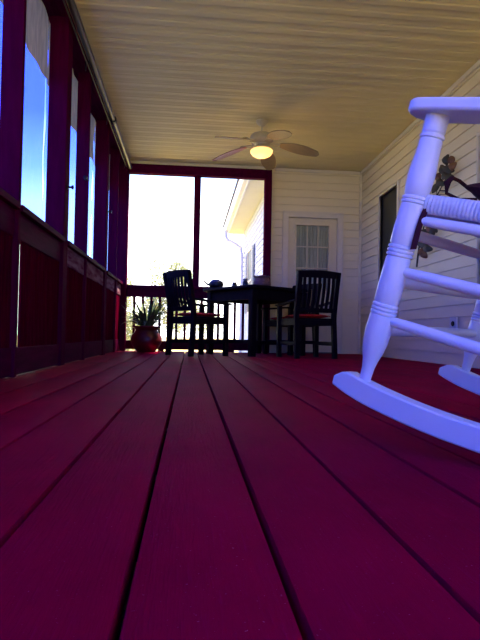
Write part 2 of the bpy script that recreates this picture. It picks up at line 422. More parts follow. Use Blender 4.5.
# roll-down vinyl blinds outside the openings, each with a tan cloth valance
def blind(a, c, label):
    T = thing('roll_down_blind', label, 'blind', (XL - .175, (a + c) / 2, .90), 0, 'clear vinyl blinds along the left wall')
    h = (c - a) / 2
    def surf(z0, z1, amp, fx, ny=60, nz=40, off=0., hem=0.):
        bm = nb(); G = []
        for j in range(nz + 1):
            row = []
            for i in range(ny + 1):
                yy = -h + 2 * h * i / ny; z = z0 + (z1 - z0) * j / nz
                d = amp * (math.sin(yy * fx + 1.7 * math.sin(z * 3 + a)) + .6 * math.sin(z * 11 + yy * 5 + a * 2) + .3 * math.sin(yy * 31 - z * 13))
                row.append(bm.verts.new((off + d, yy, z + (hem * math.sin(yy * 9) if j == 0 else 0))))
            G.append(row)
        for j in range(nz):
            for i in range(ny): bm.faces.new((G[j][i], G[j][i + 1], G[j + 1][i + 1], G[j + 1][i]))
        return bm
    o = obj('vinyl_sheet', surf(0.0, 1.78, .004, 7), 'sheet', T, smooth=80)
    o = obj('valance', surf(1.245, 1.79, .006, 22, off=.014, hem=.008), 'tarp', T, smooth=80)
    bm = nb(); tube(bm, [(.0, -h, 0), (.0, h, 0)], .012, 10); obj('bottom_bar', bm, 'pipeg', T, smooth=40)
blind(.10, 2.14, 'wrinkled blue vinyl blind at the near end of the left wall')
blind(2.16, 4.13, 'wrinkled blue vinyl blind in the widest opening at the far left edge')
blind(4.15, 6.10, 'blue vinyl blind in the middle pair of narrow openings')
blind(6.12, 7.62, 'blue vinyl blind in the last left opening beside the corner post')

# tube that the blinds roll on, along the top of the left wall
T = thing('blind_roller_tube', 'long dark metal roller tube hung under the ceiling along the left wall', 'pipe', (XL + .075, 0, 2.575))
for a, c, r, m in ((YN + .1, 3.40, .028, 'pipe'), (3.46, 5.86, .028, 'pipe'), (5.92, 7.56, .030, 'pipeg')):
    bm = nb(); tube(bm, [(0, a, 0), (0, c, 0)], r, 16); obj('tube', bm, m, T, smooth=40)
for a, c, r in ((3.40, 3.46, .036), (5.86, 5.92, .038)):
    bm = nb(); tube(bm, [(0, a - .015, 0), (0, a, 0), (0, a, 0), (0, c, 0), (0, c, 0), (0, c + .015, 0)], [r * .8, r * .85, r, r, r * .85, r * .8], 16); obj('coupling', bm, 'black', T, smooth=40)
for yy in (.5, 1.9, 3.43, 4.7, 5.89, 7.45):
    bm = nb(); box(bm, -.073, .01, yy - .012, yy + .012, .028, .036); box(bm, -.074, -.066, yy - .012, yy + .012, -.05, .036)
    obj('bracket', bm, 'black', T, bevel=.002)
bm = nb(); tube(bm, [(-.045, YN + .1, -.012), (-.045, 7.5, -.012)], .007, 8); obj('pull_cord', bm, 'black', T)

# ------------------------------------------------------------------ screen frame and railing at the far end
def s_box(name, x0, x1, y0, y1, z0, z1, m='red', bev=.006):
    bm = nb(); box(bm, x0, x1, y0, y1, z0, z1); o = obj(name, bm, m, bevel=bev); o['kind'] = 'structure'; return o
s_box('trim_4', XL - .14, XL + .055, YB - .10, YB + .04, .003, ZC - .002)          # corner post
s_box('trim_5', XL + .055, 1.042, YB - .09, YB + .03, 2.516, 2.645, 'redh')        # top beam
s_box('trim_6', .026, .122, YB - .05, YB + .04, .932, 2.515)                        # middle post
s_box('trim_7', 1.042, 1.143, YB - .09, YB + .03, .003, 2.645)                     # post at the house wall
s_box('trim_8', XL + .056, 1.041, YB - .06, YB + .02, 2.646, ZC - .002, 'trim')

T = thing('porch_railing', 'dark red wooden railing with square balusters closing the far end of the porch', 'railing', (0, YB - .02, 0))
bm = nb(); box(bm, XL + .056, 1.041, -.06, .07, .890, .930); obj('top_rail', bm, 'redh', T, bevel=.005)
bm = nb(); box(bm, XL + .056, 1.041, -.02, .02, .765, .890); obj('rail_board', bm, 'redh', T, bevel=.003)
bm = nb(); box(bm, XL + .056, 1.041, -.02, .02, .028, .148); obj('bottom_rail', bm, 'redh', T, bevel=.003)
x = XL + .165
while x < 1.03:
    bm = nb(); box(bm, x - .018, x + .018, -.018, .018, .145, .765); obj('baluster', bm, 'red', T, bevel=.003); x += .119
for xx in (-.4, .6):
    bm = nb(); box(bm, xx - .04, xx + .04, -.03, .03, .001, .028); obj('support_block', bm, 'red', T, bevel=.003)

# ------------------------------------------------------------------ ceiling fan
FX, FY = .775, 5.99
T = thing('ceiling_fan', 'cream ceiling fan with five paddle blades and a glowing amber bowl light', 'ceiling fan', (FX, FY, ZC))
bm = nb(); lathe(bm, [(.0, -.001), (.068, -.001), (.07, -.012), (.062, -.03), (.035, -.058), (.018, -.064), (0, -.064)], 28); obj('ceiling_mount', bm, 'fan', T, smooth=40)
bm = nb(); lathe(bm, [(.012, -.055), (.012, -.15), (.0, -.15)], 16); obj('down_rod', bm, 'fan', T, smooth=40)
bm = nb(); lathe(bm, [(0, -.135), (.03, -.135), (.05, -.15), (.115, -.165), (.132, -.19), (.132, -.235), (.115, -.255), (.07, -.268), (.065, -.285), (0, -.285)], 36); obj('motor_housing', bm, 'fan', T, smooth=35)
def blade(ang, m):
    c = Vector((math.cos(ang), math.sin(ang), 0)); sd = Vector((-math.sin(ang), math.cos(ang), 0))
    iron = nb()
    def arm(k):
        pts = []
        for i in range(9):
            t = i / 8
            pts.append(c * (.10 + .14 * t) + sd * (k * .030 * math.sin(PI * t)) + Vector((0, 0, -.262 - .012 * math.sin(PI * t) + .004 * t)))
        tube(iron, pts, .006, 8)
    arm(1); arm(-1)
    tube(iron, [c * .09 + Vector((0, 0, -.262)), c * .26 + Vector((0, 0, -.262))], .0075, 8)
    lathe(iron, [(0, -.006), (.03, -.006), (.034, 0), (.03, .006), (0, .006)], 14, tuple(c * .25 + Vector((0, 0, -.264))))
    I = obj('blade_iron', iron, 'fan', T, smooth=50)
    bm = nb(); top = []; bot = []
    n = 22; tilt = R(-13); L0 = .21; L1 = .665
    rows = []
    for i in range(n + 1):
        t = i / n; r = L0 + (L1 - L0) * t
        w = .024 + .066 * math.sin(PI * min(1, t * .93 + .03)) ** .75 if t < .97 else .02 * (1 - t) / .03 + .004
        w = max(w, .003)
        droop = -.275 - .085 * t ** 1.2
        row = []
        for s in (-1, -.5, 0, .5, 1):
            row.append(c * r + sd * (s * w * math.cos(tilt)) + Vector((0, 0, droop + s * w * math.sin(tilt) + .006 * (1 - s * s))))
        rows.append(row)
    VT = [[bm.verts.new(p + Vector((0, 0, .004))) for p in r_] for r_ in rows]; VB = [[bm.verts.new(p - Vector((0, 0, .004))) for p in r_] for r_ in rows]
    for V in (VT, VB):
        for i in range(n):
            for j in range(4): bm.faces.new((V[i][j], V[i][j + 1], V[i + 1][j + 1], V[i + 1][j]))
    for i in range(n):
        for j in (0, 4): bm.faces.new((VT[i][j], VT[i + 1][j], VB[i + 1][j], VB[i][j]))
    for i in (0, n):
        for j in range(4): bm.faces.new((VT[i][j], VT[i][j + 1], VB[i][j + 1], VB[i][j]))
    o = obj('blade', bm, m, T, smooth=60)
    if m == 'blade_red_reflect': o['label'] = 'blade with a painted red reflection'
cy = R(-5.4)
for ph in (5, 77, 149, 221, 293):
    blade(R(ph) + cy, 'blade_red_reflect' if ph == 149 else 'blade')
bm = nb(); lathe(bm, [(0, -.286), (.055, -.286), (.06, -.30), (.095, -.312), (.11, -.325), (.11, -.335), (0, -.335)], 32); obj('light_fitter', bm, 'fan', T, smooth=40)
bm = nb(); lathe(bm, [(.0, -.338), (.112, -.337), (.128, -.348), (.126, -.368), (.108, -.395), (.075, -.415), (.035, -.426), (0, -.428)], 36); LB = obj('light_bowl', bm, 'glow', T, smooth=60)
ld = bpy.data.lights.new('fan_lamp', 'POINT'); ld.energy = 2.5; ld.color = (1, .62, .25); ld.shadow_soft_size = .12
lo = bpy.data.objects.new('fan_lamp', ld); C.objects.link(lo); lo.location = (FX, FY, ZC - .58)

# ------------------------------------------------------------------ white rocking chair (local frame: +x front, +y its left, +z along its legs)
K = 1.028
RC = thing('rocking_chair', 'large white wooden rocking chair with a woven seat at the right edge', 'rocking chair')
yaw, tilt = R(39.77), R(16.64)
Fv = Vector((-math.sin(yaw) * math.cos(tilt), math.cos(yaw) * math.cos(tilt), math.sin(tilt)))
Lv = Vector((-math.cos(yaw), -math.sin(yaw), 0)); Uv = Fv.cross(Lv)
cam0 = Vector((0, 0, .26)); P1 = cam0 + (Vector((.4044, 1.2091, .1536)) - cam0) * K      # foot of the front left leg
W = .5715 * K; Lg = .60 * K; DP = .50
mtx = Matrix(((Fv.x, Lv.x, Uv.x, P1.x), (Fv.y, Lv.y, Uv.y, P1.y), (Fv.z, Lv.z, Uv.z, P1.z), (0, 0, 0, 1)))
RC.matrix_world = mtx
def rings(z, n, r, s=.0088):
    out = []
    for k in range(n):
        z0 = z + (k - n / 2) * s
        out += [(r - .0032, z0), (r + .0008, z0 + .0018), (r + .0015, z0 + s / 2), (r + .0008, z0 + s - .0018)]
    out.append((r - .0032, z + n / 2 * s)); return out
def legprof():
    p = [(.0125, -.006), (.0135, .015), (.0148, .038), (.0185, .058), (.0245, .078), (.0285, .100), (.0302, .125), (.0298, .145), (.0288, .166)]
    p += rings(.182, 3, .0288)
    p += [(.0285, .20), (.0290, .23), (.0285, .27), (.028, .30)]
    p += rings(.318, 3, .0285)
    p += [(.0285, .336), (.0288, .37), (.0275, .405), (.0265, .424)]
    p += rings(.434, 2, .0272)
    p += [(.0265, .446), (.0285, .465), (.0298, .485), (.0292, .505), (.0265, .53), (.0252, .55), (.0252, .564)]
    p += rings(.573, 1, .0255, .010)
    p += [(.0252, .582), (.0250, .60), (.0258, .617)]
    return p
for yy in (0, -W):
    bm = nb(); lathe(bm, legprof(), 36, (0, yy, 0)); obj('front_leg', bm, 'white', RC, smooth=35)
# back posts, raked backwards
def backpost(z):
    t = max(0, z - .38)
    return -DP - .02 * min(1, z / .38) - .20 * t
for yy in (-.03, -W + .03):
    bm = nb(); pts = []; rr = []
    for i in range(40):
        z = -.005 + 1.10 * i / 39
        pts.append((backpost(z), yy, z)); rr.append(.020 + .005 * math.sin(z * 18) * (z > .5) + .004 * math.sin(z * 9) - (.008 if i < 2 else 0))
    tube(bm, pts, rr, 20); 
    lathe(bm, [(.012, 0), (.02, .012), (.024, .03), (.018, .05), (.004, .058)], 18, (backpost(1.09), yy, 1.09)); obj('back_post', bm, 'white', RC, smooth=40)
# rockers
def rocker_z(x): return -.047 + (x + .10) ** 2 / (2 * 1.62)
for yy, in ((0,), (-W,)):
    bm = nb(); lo_, up_ = [], []
    n = 48; x0, x1 = .074, -.84
    for i in range(n + 1):
        x = x0 + (x1 - x0) * i / n
        zb = rocker_z(x)
        if x > -.02: zb += (x + .02) ** 2 * .9
        th = .052
        if x > .03: th = .052 - .030 * ((x - .03) / .044) ** 2
        if x < -.80: th = .052 - .030 * ((-.80 - x) / .04) ** 2
        lo_.append((x, zb)); up_.append((x, zb + th))
    prism(bm, up_ + lo_[::-1], yy - .021, yy + .021, 'y'); obj('rocker', bm, 'white', RC, smooth=30, bevel=.004)
def rung(p, q, r, name='stretcher', lab=None):
    p, q = Vector(p), Vector(q); pts = []; rr = []
    for i in range(15):
        t = i / 14; pts.append(p.lerp(q, t)); rr.append(r * (.78 + .22 * math.sin(PI * t) ** .4))
    bm = nb(); tube(bm, pts, rr, 16); return obj(name, bm, 'white', RC, smooth=50)
for yy, yb in ((0, -.03), (-W, -W + .03)):
    for z, r in ((.3926, .0125), (.2744, .0135), (.1594, .0135)): rung((-.02, yy, z), (-DP - .02, yb, z), r)
for z, r in ((.362, .0135), (.249, .0145), (.130, .0145)): rung((0, -.02, z), (0, -W + .02, z), r)
for z in (.35, .2,): rung((backpost(z), -.04, z), (backpost(z), -W + .04, z), .0125)
# woven seat: cords wrapped round a rail frame plus the woven field
zs0, zs1 = .409, .452
bm = nb()
def cord_ring(cx, cy, cz, along, hw, hh, r=.0042):
    pts = []
    for k in range(12):
        a = 2 * PI * k / 12
        ca, sa = math.cos(a), math.sin(a)
        u = math.copysign(abs(ca) ** .6, ca) * hw; v = math.copysign(abs(sa) ** .6, sa) * hh
        pts.append(Vector((cx, cy + u, cz + v)) if along == 'x' else Vector((cx + u, cy, cz + v)))
    n = 6; rg = []
    for k in range(12):
        d = (pts[(k + 1) % 12] - pts[k - 1]).normalized(); ax = Vector((1, 0, 0)) if along == 'x' else Vector((0, 1, 0)); b_ = d.cross(ax)
        rg.append([bm.verts.new(pts[k] + ax * math.cos(2 * PI * q / n) * r + b_ * math.sin(2 * PI * q / n) * r) for q in range(n)])
    for k in range(12):
        for q in range(n): bm.faces.new((rg[k][q], rg[k][(q + 1) % n], rg[(k + 1) % 12][(q + 1) % n], rg[(k + 1) % 12][q]))
zc = (zs0 + zs1) / 2; hh = (zs1 - zs0) / 2 - .003
x = -.030
while x > -DP + .03:
    cord_ring(x, -.012, zc, 'x', .016, hh); cord_ring(x, -W + .012, zc, 'x', .016, hh); x -= .0088
y = -.035
while y > -W + .035:
    cord_ring(-.012, y, zc - .006, 'y', .016, hh); cord_ring(-DP + .012, y, zc, 'y', .016, hh); y -= .0088
obj('woven_seat_edge', bm, 'weave', RC, smooth=60)
bm = nb()
nx, ny = 40, 44; G = []
for i in range(nx * 2 + 1):
    row = []
    for j in range(ny * 2 + 1):
        x = -.02 - (DP - .04) * i / (nx * 2); y = -.02 - (W - .04) * j / (ny * 2)
        s = -.018 * math.sin(PI * i / (nx * 2)) * math.sin(PI * j / (ny * 2))
        row.append(bm.verts.new((x, y, zs1 - .006 + s + .003 * (1 if (i // 2 + j // 2) % 2 else -1) * ((i % 2) * (j % 2)))))
    G.append(row)
for i in range(nx * 2):
    for j in range(ny * 2): bm.faces.new((G[i][j], G[i + 1][j], G[i + 1][j + 1], G[i][j + 1]))
ret = bmesh.ops.extrude_face_region(bm, geom=bm.faces[:])
bmesh.ops.translate(bm, vec=(0, 0, -.012), verts=[v for v in ret['geom'] if isinstance(v, bmesh.types.BMVert)])
obj('woven_seat', bm, 'weave', RC, smooth=50)
# arms
for y0, s in ((0, 1), (-W, -1)):
    bm = nb(); a = .055; ctr = y0 - s * .004
    poly = []
    for i in range(13):
        t = -PI / 2 + PI * i / 12
        poly.append((.012 + .055 * abs(math.cos(t)) ** .7 * 1.0, ctr + a * math.sin(t)))
    poly += [(-.30, ctr + a * .9), (-DP - .09, ctr + a * .7), (-DP - .09, ctr - a * .7), (-.30, ctr - a * .9)]
    prism(bm, poly, Lg, Lg + .027, 'z'); o = obj('armrest', bm, 'white', RC, smooth=30)
    md = o.modifiers.new('bevel', 'BEVEL'); md.width = .007; md.segments = 3; md.limit_method = 'ANGLE'; md.angle_limit = R(50)
# back slats and crest
for z in (.52, 1.06):
    bm = nb(); n = 16
    A = []
    for i in range(n + 1):
        y = -.04 - (W - .08) * i / n; d = -.03 * math.sin(PI * i / n)
        A.append((y, backpost(z) + d))
    poly = [(xx + .011, yy) for yy, xx in A] + [(xx - .011, yy) for yy, xx in A[::-1]]
    prism(bm, poly, z - .03, z + (.05 if z > 1 else .02), 'z'); obj('crest_rail' if z > 1 else 'lower_back_rail', bm, 'white', RC, smooth=40, bevel=.004)
for i in range(1, 8):
    y = -.04 - (W - .08) * i / 8; d = -.03 * math.sin(PI * i / 8)
    bm = nb(); pts = [(backpost(z) + d, y, z) for z in [.52 + .54 * k / 12 for k in range(13)]]
    tube(bm, pts, [.009 + .003 * math.sin(PI * k / 12) for k in range(13)], 10); obj('back_spindle', bm, 'white', RC, smooth=50)

# cushion lying on the rocking chair's seat, its tie strap looped over the front edge
CU = thing('seat_cushion', 'dark maroon cushion with a cloth strap lying on the white rocking chair seat', 'cushion')
CU.matrix_world = mtx @ Matrix.Translation((-.25, -W * .47, zs1 - .002))
def pillow(hx, hy, h, e=3.2, n=26):
    bm = nb(); TP, BT = [], []
    for V, s in ((TP, 1), (BT, -1)):
        for i in range(n + 1):
            row = []
            for j in range(n + 1):
                u, v = -1 + 2 * i / n, -1 + 2 * j / n
                q = (1 - abs(u) ** e) * (1 - abs(v) ** e)
                uu, vv = u * (1 - .06 * (1 - abs(v)) * 0), v
                row.append(bm.verts.new((uu * hx, vv * hy, h * .5 + s * h * .5 * max(q, 0) ** .45)))
            V.append(row)
        for i in range(n):
            for j in range(n): bm.faces.new((V[i][j], V[i + 1][j], V[i + 1][j + 1], V[i][j + 1]))
    bmesh.ops.remove_doubles(bm, verts=bm.verts[:], dist=1e-5)
    return bm
obj('cushion_body', pillow(.185, .20, .078), 'maroon', CU, smooth=80)
bm = nb()
pts = [Vector(p) for p in [(.15, .185, .030), (.17, .20, .035), (.185, .215, .050), (.195, .222, .062), (.20, .222, .066), (.205, .205, .055), (.21, .18, .035), (.20, .165, .015), (.185, .16, .02)]]
pts = [Vector(p) for p in [(.17, .10, .028), (.205, .125, .045), (.225, .145, .058), (.235, .165, .060), (.235, .18, .045), (.225, .19, .02), (.20, .17, .012), (.17, .15, .02)]]
tube(bm, pts, .008, 10, flat=.5); obj('maroon_band', bm, 'maroon', CU, smooth=60)
# narrow dark maroon band running down the inner side of the front leg
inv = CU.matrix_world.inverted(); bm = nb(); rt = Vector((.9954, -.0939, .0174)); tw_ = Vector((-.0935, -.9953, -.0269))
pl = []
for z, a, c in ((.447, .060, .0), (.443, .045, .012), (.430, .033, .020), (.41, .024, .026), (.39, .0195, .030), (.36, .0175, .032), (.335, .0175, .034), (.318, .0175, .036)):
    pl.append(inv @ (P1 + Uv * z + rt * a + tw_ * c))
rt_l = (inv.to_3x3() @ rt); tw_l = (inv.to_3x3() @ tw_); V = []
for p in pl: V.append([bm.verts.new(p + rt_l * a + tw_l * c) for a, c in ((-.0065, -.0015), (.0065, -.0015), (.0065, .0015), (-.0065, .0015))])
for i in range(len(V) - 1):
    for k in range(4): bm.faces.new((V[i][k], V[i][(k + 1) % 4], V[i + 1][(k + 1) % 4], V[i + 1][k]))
bm.faces.new(V[0][::-1]); bm.faces.new(V[-1]); obj('maroon_band', bm, 'maroon', CU, smooth=60)

# ------------------------------------------------------------------ dining chairs
def dining_chair(label, loc, heading):
    """local: +y front"""
    T = thing('dining_chair', label, 'chair', loc, -heading, 'dark dining chairs at the far table')
    hw, hd = .235, .23; s = .026; H = .985
    def rear(sx):
        bm = nb()
        for z0, z1, y0, y1 in ((0, .46, -.03, 0), (.46, H - .03, 0, -.085)):
            n = 8
            for i in range(n):
                pass
        n = 20; ring = []
        for i in range(n + 1):
            z = (H - .02) * i / n
            yy = -hd - (.035 * (1 - z / .44) if z < .44 else .10 * ((z - .44) / (H - .44)) ** 1.3)
            ring.append([bm.verts.new((sx * hw + a, yy + c, z)) for a, c in ((-s, -s), (s, -s), (s, s), (-s, s))])
        for i in range(n):
            for k in range(4): bm.faces.new((ring[i][k], ring[i][(k + 1) % 4], ring[i + 1][(k + 1) % 4], ring[i + 1][k]))
        bm.faces.new(ring[0][::-1]); bm.faces.new(ring[-1])
        obj('rear_leg', bm, 'wood', T, bevel=.004)
    def front(sx):
        bm = nb(); box(bm, sx * (hw + .01) - s, sx * (hw + .01) + s, hd - s, hd + s, 0, .62); obj('front_leg', bm, 'wood', T, bevel=.004)
    for sx in (-1, 1): rear(sx); front(sx)
    bm = nb(); box(bm, -hw - .01, hw + .01, -hd - .01, hd + .02, .435, .458); obj('seat', bm, 'wood', T, bevel=.006)
    bm = nb(); box(bm, -hw, hw, hd - .015, hd + .01, .375, .435); box(bm, -hw, hw, -hd - .01, -hd + .015, .375, .435)
    for sx in (-1, 1): box(bm, sx * hw - .012, sx * hw + .012, -hd, hd, .375, .435)
    obj('apron', bm, 'wood', T, bevel=.003)
    for sx in (-1, 1):
        bm = nb(); box(bm, sx * hw - .011, sx * hw + .011, -hd - .02, hd, .145, .19); obj('stretcher', bm, 'wood', T, bevel=.003)
    bm = nb(); box(bm, -hw, hw, hd - .02, hd, .16, .195); obj('stretcher', bm, 'wood', T, bevel=.003)
    def by(z): return -hd - .10 * (max(0, z - .44) / (H - .44)) ** 1.3
    def rail(z0, z1, name, crown=0.):
        bm = nb(); n = 14; rows = []
        for i in range(n + 1):
            x = -hw - .03 + (2 * hw + .06) * i / n if crown else -hw + 2 * hw * i / n
            c = -.022 * math.cos(PI * (x / hw) / 2) if abs(x) < hw else 0
            zt = z1 + crown * math.cos(PI * x / (2 * hw + .06))
            rows.append([bm.verts.new(p) for p in ((x, by(z0) + c - .014, z0), (x, by(z0) + c + .014, z0), (x, by(z1) + c + .014, zt), (x, by(z1) + c - .014, zt))])
        for i in range(n):
            for k in range(4): bm.faces.new((rows[i][k], rows[i][(k + 1) % 4], rows[i + 1][(k + 1) % 4], rows[i + 1][k]))
        bm.faces.new(rows[0][::-1]); bm.faces.new(rows[-1]); obj(name, bm, 'wood', T, bevel=.003)
    rail(.905, .975, 'top_rail', .012); rail(.52, .57, 'lower_rail')
    for i in range(7):
        x = -hw + 2 * hw * (i + 1) / 8; c = -.022 * math.cos(PI * (x / hw) / 2)
        bm = nb(); rows = []; n = 12
        for k in range(n + 1):
            z = .56 + (.92 - .56) * k / n; w = .017; bow = -.018 * math.sin(PI * k / n)
            rows.append([bm.verts.new(p) for p in ((x - w, by(z) + c + bow - .007, z), (x + w, by(z) + c + bow - .007, z), (x + w, by(z) + c + bow + .007, z), (x - w, by(z) + c + bow + .007, z))])
        for k in range(n):
            for q in range(4): bm.faces.new((rows[k][q], rows[k][(q + 1) % 4], rows[k + 1][(q + 1) % 4], rows[k + 1][q]))
        bm.faces.new(rows[0][::-1]); bm.faces.new(rows[-1]); obj('back_slat', bm, 'wood', T)
    for sx in (-1, 1):
        bm = nb(); n = 12; rows = []
        for i in range(n + 1):
            t = i / n; yy = by(.66) + (hd + .06 - by(.66)) * t; z = .622 + .018 * math.cos(PI * t); w = .022 + .012 * t
            xx = sx * (hw + .012)
            rows.append([bm.verts.new(p) for p in ((xx - w, yy, z), (xx + w, yy, z), (xx + w, yy, z + .024), (xx - w, yy, z + .024))])
        for k in range(n):
            for q in range(4): bm.faces.new((rows[k][q], rows[k][(q + 1) % 4], rows[k + 1][(q + 1) % 4], rows[k + 1][q]))
        bm.faces.new(rows[0][::-1]); bm.faces.new(rows[-1]); obj('armrest', bm, 'wood', T, bevel=.005)
    return T
def chair_cushion(label, chair, ties=True):
    T = thing('chair_cushion', label, 'cushion', (chair.location.x, chair.location.y, .459), chair.rotation_euler.z, 'red cushions on the dark dining chairs')
    obj('cushion_pad', pillow(.195, .205, .05), 'redcush', T, smooth=80)
    for sx in (-1, 1):
        bm = nb(); pts = [Vector((sx * .17, -.185, .025)), Vector((sx * .19, -.20, .03)), Vector((sx * .205, -.205, .02))]
        tube(bm, pts, .005, 6); obj('tie', bm, 'redcush', T)
    return T
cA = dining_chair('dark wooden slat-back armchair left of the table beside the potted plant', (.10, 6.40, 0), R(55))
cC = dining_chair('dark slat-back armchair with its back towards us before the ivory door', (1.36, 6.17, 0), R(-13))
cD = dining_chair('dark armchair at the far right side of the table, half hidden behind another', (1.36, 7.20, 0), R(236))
chair_cushion('red pad on the dark armchair beside the potted plant', cA)
chair_cushion('red pad on the armchair turning its back before the ivory door', cC)
chair_cushion('bright red pad on the half hidden armchair at the far right side of the table', cD)

# ------------------------------------------------------------------ table
TX, TY, TH = .85, 6.87, .845
T = thing('dining_table', 'dark square wooden dining table between the two slat-back armchairs', 'table', (TX, TY, 0), R(-56))
bm = nb(); poly = []; hs = .52; cr = .09
for cx, cy2, a0 in ((hs - cr, hs - cr, 0), (-hs + cr, hs - cr, 90), (-hs + cr, -hs + cr, 180), (hs - cr, -hs + cr, 270)):
    for k in range(7):
        a = R(a0 + 15 * k); poly.append((cx + cr * math.cos(a), cy2 + cr * math.sin(a)))
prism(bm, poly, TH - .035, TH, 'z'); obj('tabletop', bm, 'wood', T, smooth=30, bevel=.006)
q = .42
bm = nb()
for s in (-1, 1):
    box(bm, -q, q, s * q - .012, s * q + .012, TH - .165, TH - .035); box(bm, s * q - .012, s * q + .012, -q, q, TH - .165, TH - .035)
obj('apron', bm, 'wood', T, bevel=.003)
for sx in (-1, 1):
    for sy in (-1, 1):
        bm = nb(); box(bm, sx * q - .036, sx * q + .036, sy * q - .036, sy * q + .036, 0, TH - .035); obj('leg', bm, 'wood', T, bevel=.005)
for s in (-1, 1):
    bm = nb(); box(bm, s * q - .015, s * q + .015, -q + .036, q - .036, .14, .19); obj('stretcher', bm, 'wood', T, bevel=.003)
bm = nb(); box(bm, -q + .015, q - .015, -.02, .02, .145, .185); obj('stretcher', bm, 'wood', T, bevel=.003)

# things on the table
T = thing('watering_can', 'small dark metal watering can with long spout and thin loop handle', 'watering can', (.33, 6.90, TH))
bm = nb(); lathe(bm, [(0, .001), (.06, .001), (.085, .02), (.098, .05), (.09, .085), (.06, .105), (.045, .108), (.045, .116), (0, .116)], 28); obj('body', bm, 'pewter', T, smooth=40)
bm = nb(); tube(bm, [(-.085, 0, .045), (-.12, 0, .06), (-.145, 0, .085), (-.175, 0, .105), (-.20, 0, .108)], [.016, .013, .010, .008, .007], 10); obj('spout', bm, 'pewter', T, smooth=60)
bm = nb(); tube(bm, [(-.03 + .065 * math.cos(a) + .045, 0, .10 + .075 * math.sin(a)) for a in [R(-12 + 204 * k / 20) for k in range(21)]], .0045, 8); obj('handle', bm, 'brass', T, smooth=60)
T = thing('glass_jar', 'short dark jar on the table next to the watering can', 'jar', (.565, 6.86, TH), 0, 'jars on the table')
bm = nb(); lathe(bm, [(0, .001), (.03, .001), (.034, .01), (.034, .06), (.027, .07), (0, .07)], 20); obj('jar_body', bm, 'jar', T, smooth=40)
bm = nb(); lathe(bm, [(0, .071), (.029, .071), (.029, .086), (0, .087)], 20); obj('lid', bm, 'jarlid', T, smooth=40)
T = thing('glass_jar', 'taller dark jar with a pale lid on the table next to the pinkish basket', 'jar', (.70, 6.84, TH), 0, 'jars on the table')
bm = nb(); lathe(bm, [(0, .001), (.032, .001), (.037, .01), (.037, .085), (.024, .105), (.024, .11), (0, .11)], 20); obj('jar_body', bm, 'jar', T, smooth=40)
bm = nb(); lathe(bm, [(0, .111), (.029, .111), (.029, .133), (0, .135)], 20); obj('lid', bm, 'jarlid', T, smooth=40)
T = thing('wicker_basket', 'pinkish tan round wicker basket on the table by the house-side post', 'basket', (.915, 6.82, TH))
bm = nb(); prof = []
for k in range(19):
    z = .155 * k / 18; r = .085 + .030 * math.sin(PI * min(1, (z + .02) / .17)) + (.003 if k % 2 else 0); prof.append((r, z + .001))
lathe(bm, [(0, .001)] + prof + [(.10, .156), (.085, .15), (.08, .02), (0, .02)], 40); obj('basket_body', bm, 'basket', T, smooth=40)
bm = nb()
for i in range(24):
    a = 2 * PI * i / 24; c, s_ = math.cos(a), math.sin(a)
    tube(bm, [(.095 * c, .095 * s_, .145), (.104 * c, .104 * s_, .165 + .006 * (i % 2)), (.096 * math.cos(a + .2), .096 * math.sin(a + .2), .158)], .006, 6)
obj('braided_rim', bm, 'basket', T, smooth=60)
bm = nb(); lathe(bm, [(0, .10), (.078, .10), (.07, .15), (.04, .178), (0, .185)], 24); obj('napkin', bm, 'basket', T, smooth=50)

# ------------------------------------------------------------------ potted plant in the corner
PX, PY = -.575, 7.27
T = thing('flower_pot', 'dark red round glazed pot with leafy green plant in the far left corner', 'plant pot', (PX, PY, 0)); T.scale = (1.04, 1.04, 1.15)
bm = nb(); lathe(bm, [(0, .002), (.115, .002), (.125, .02), (.165, .06), (.195, .11), (.20, .155), (.185, .20), (.15, .24), (.142, .255), (.15, .27), (.175, .285), (.185, .295), (.182, .305), (.165, .30), (.14, .285), (0, .28)], 40); obj('pot_body', bm, 'pot', T, smooth=35)
bm = nb(); lathe(bm, [(0, .281), (.138, .281), (.13, .29), (0, .295)], 24); obj('soil', bm, 'soil', T)
def leaf(bm, base, az, length, w, lift, curl):
    d = Vector((math.cos(az), math.sin(az), 0)); sd = Vector((-math.sin(az), math.cos(az), 0)); n = 8; Lr = []
    p = Vector(base); a = lift
    for i in range(n + 1):
        t = i / n; ww = w * math.sin(PI * (t * .9 + .08)) ** .8
        Lr.append((bm.verts.new(p - sd * ww), bm.verts.new(p + Vector((0, 0, -ww * .35))), bm.verts.new(p + sd * ww)))
        p = p + (d * math.cos(a) + Vector((0, 0, math.sin(a)))) * (length / n); a -= curl / n
    for i in range(n):
        for k in (0, 1): bm.faces.new((Lr[i][k], Lr[i][k + 1], Lr[i + 1][k + 1], Lr[i + 1][k]))
for i in range(90):
    bm = nb(); az = i * 2.399 + rnd.uniform(-.2, .2); up = i % 3 == 0
    rr = .02 + .07 * rnd.random()
    sh = .84 if (math.cos(az) < -.1 or math.sin(az) > .2) else 1.
    leaf(bm, (rr * math.cos(az), rr * math.sin(az), .29), az, sh * rnd.uniform(.28, .40) if not up else sh * rnd.uniform(.34, .46), rnd.uniform(.012, .022), R(rnd.uniform(35, 85)), R(rnd.uniform(30, 110)) if not up else R(rnd.uniform(5, 40)))
    obj('leaf', bm, 'leaf' if i % 4 else 'leaf2', T, smooth=80)

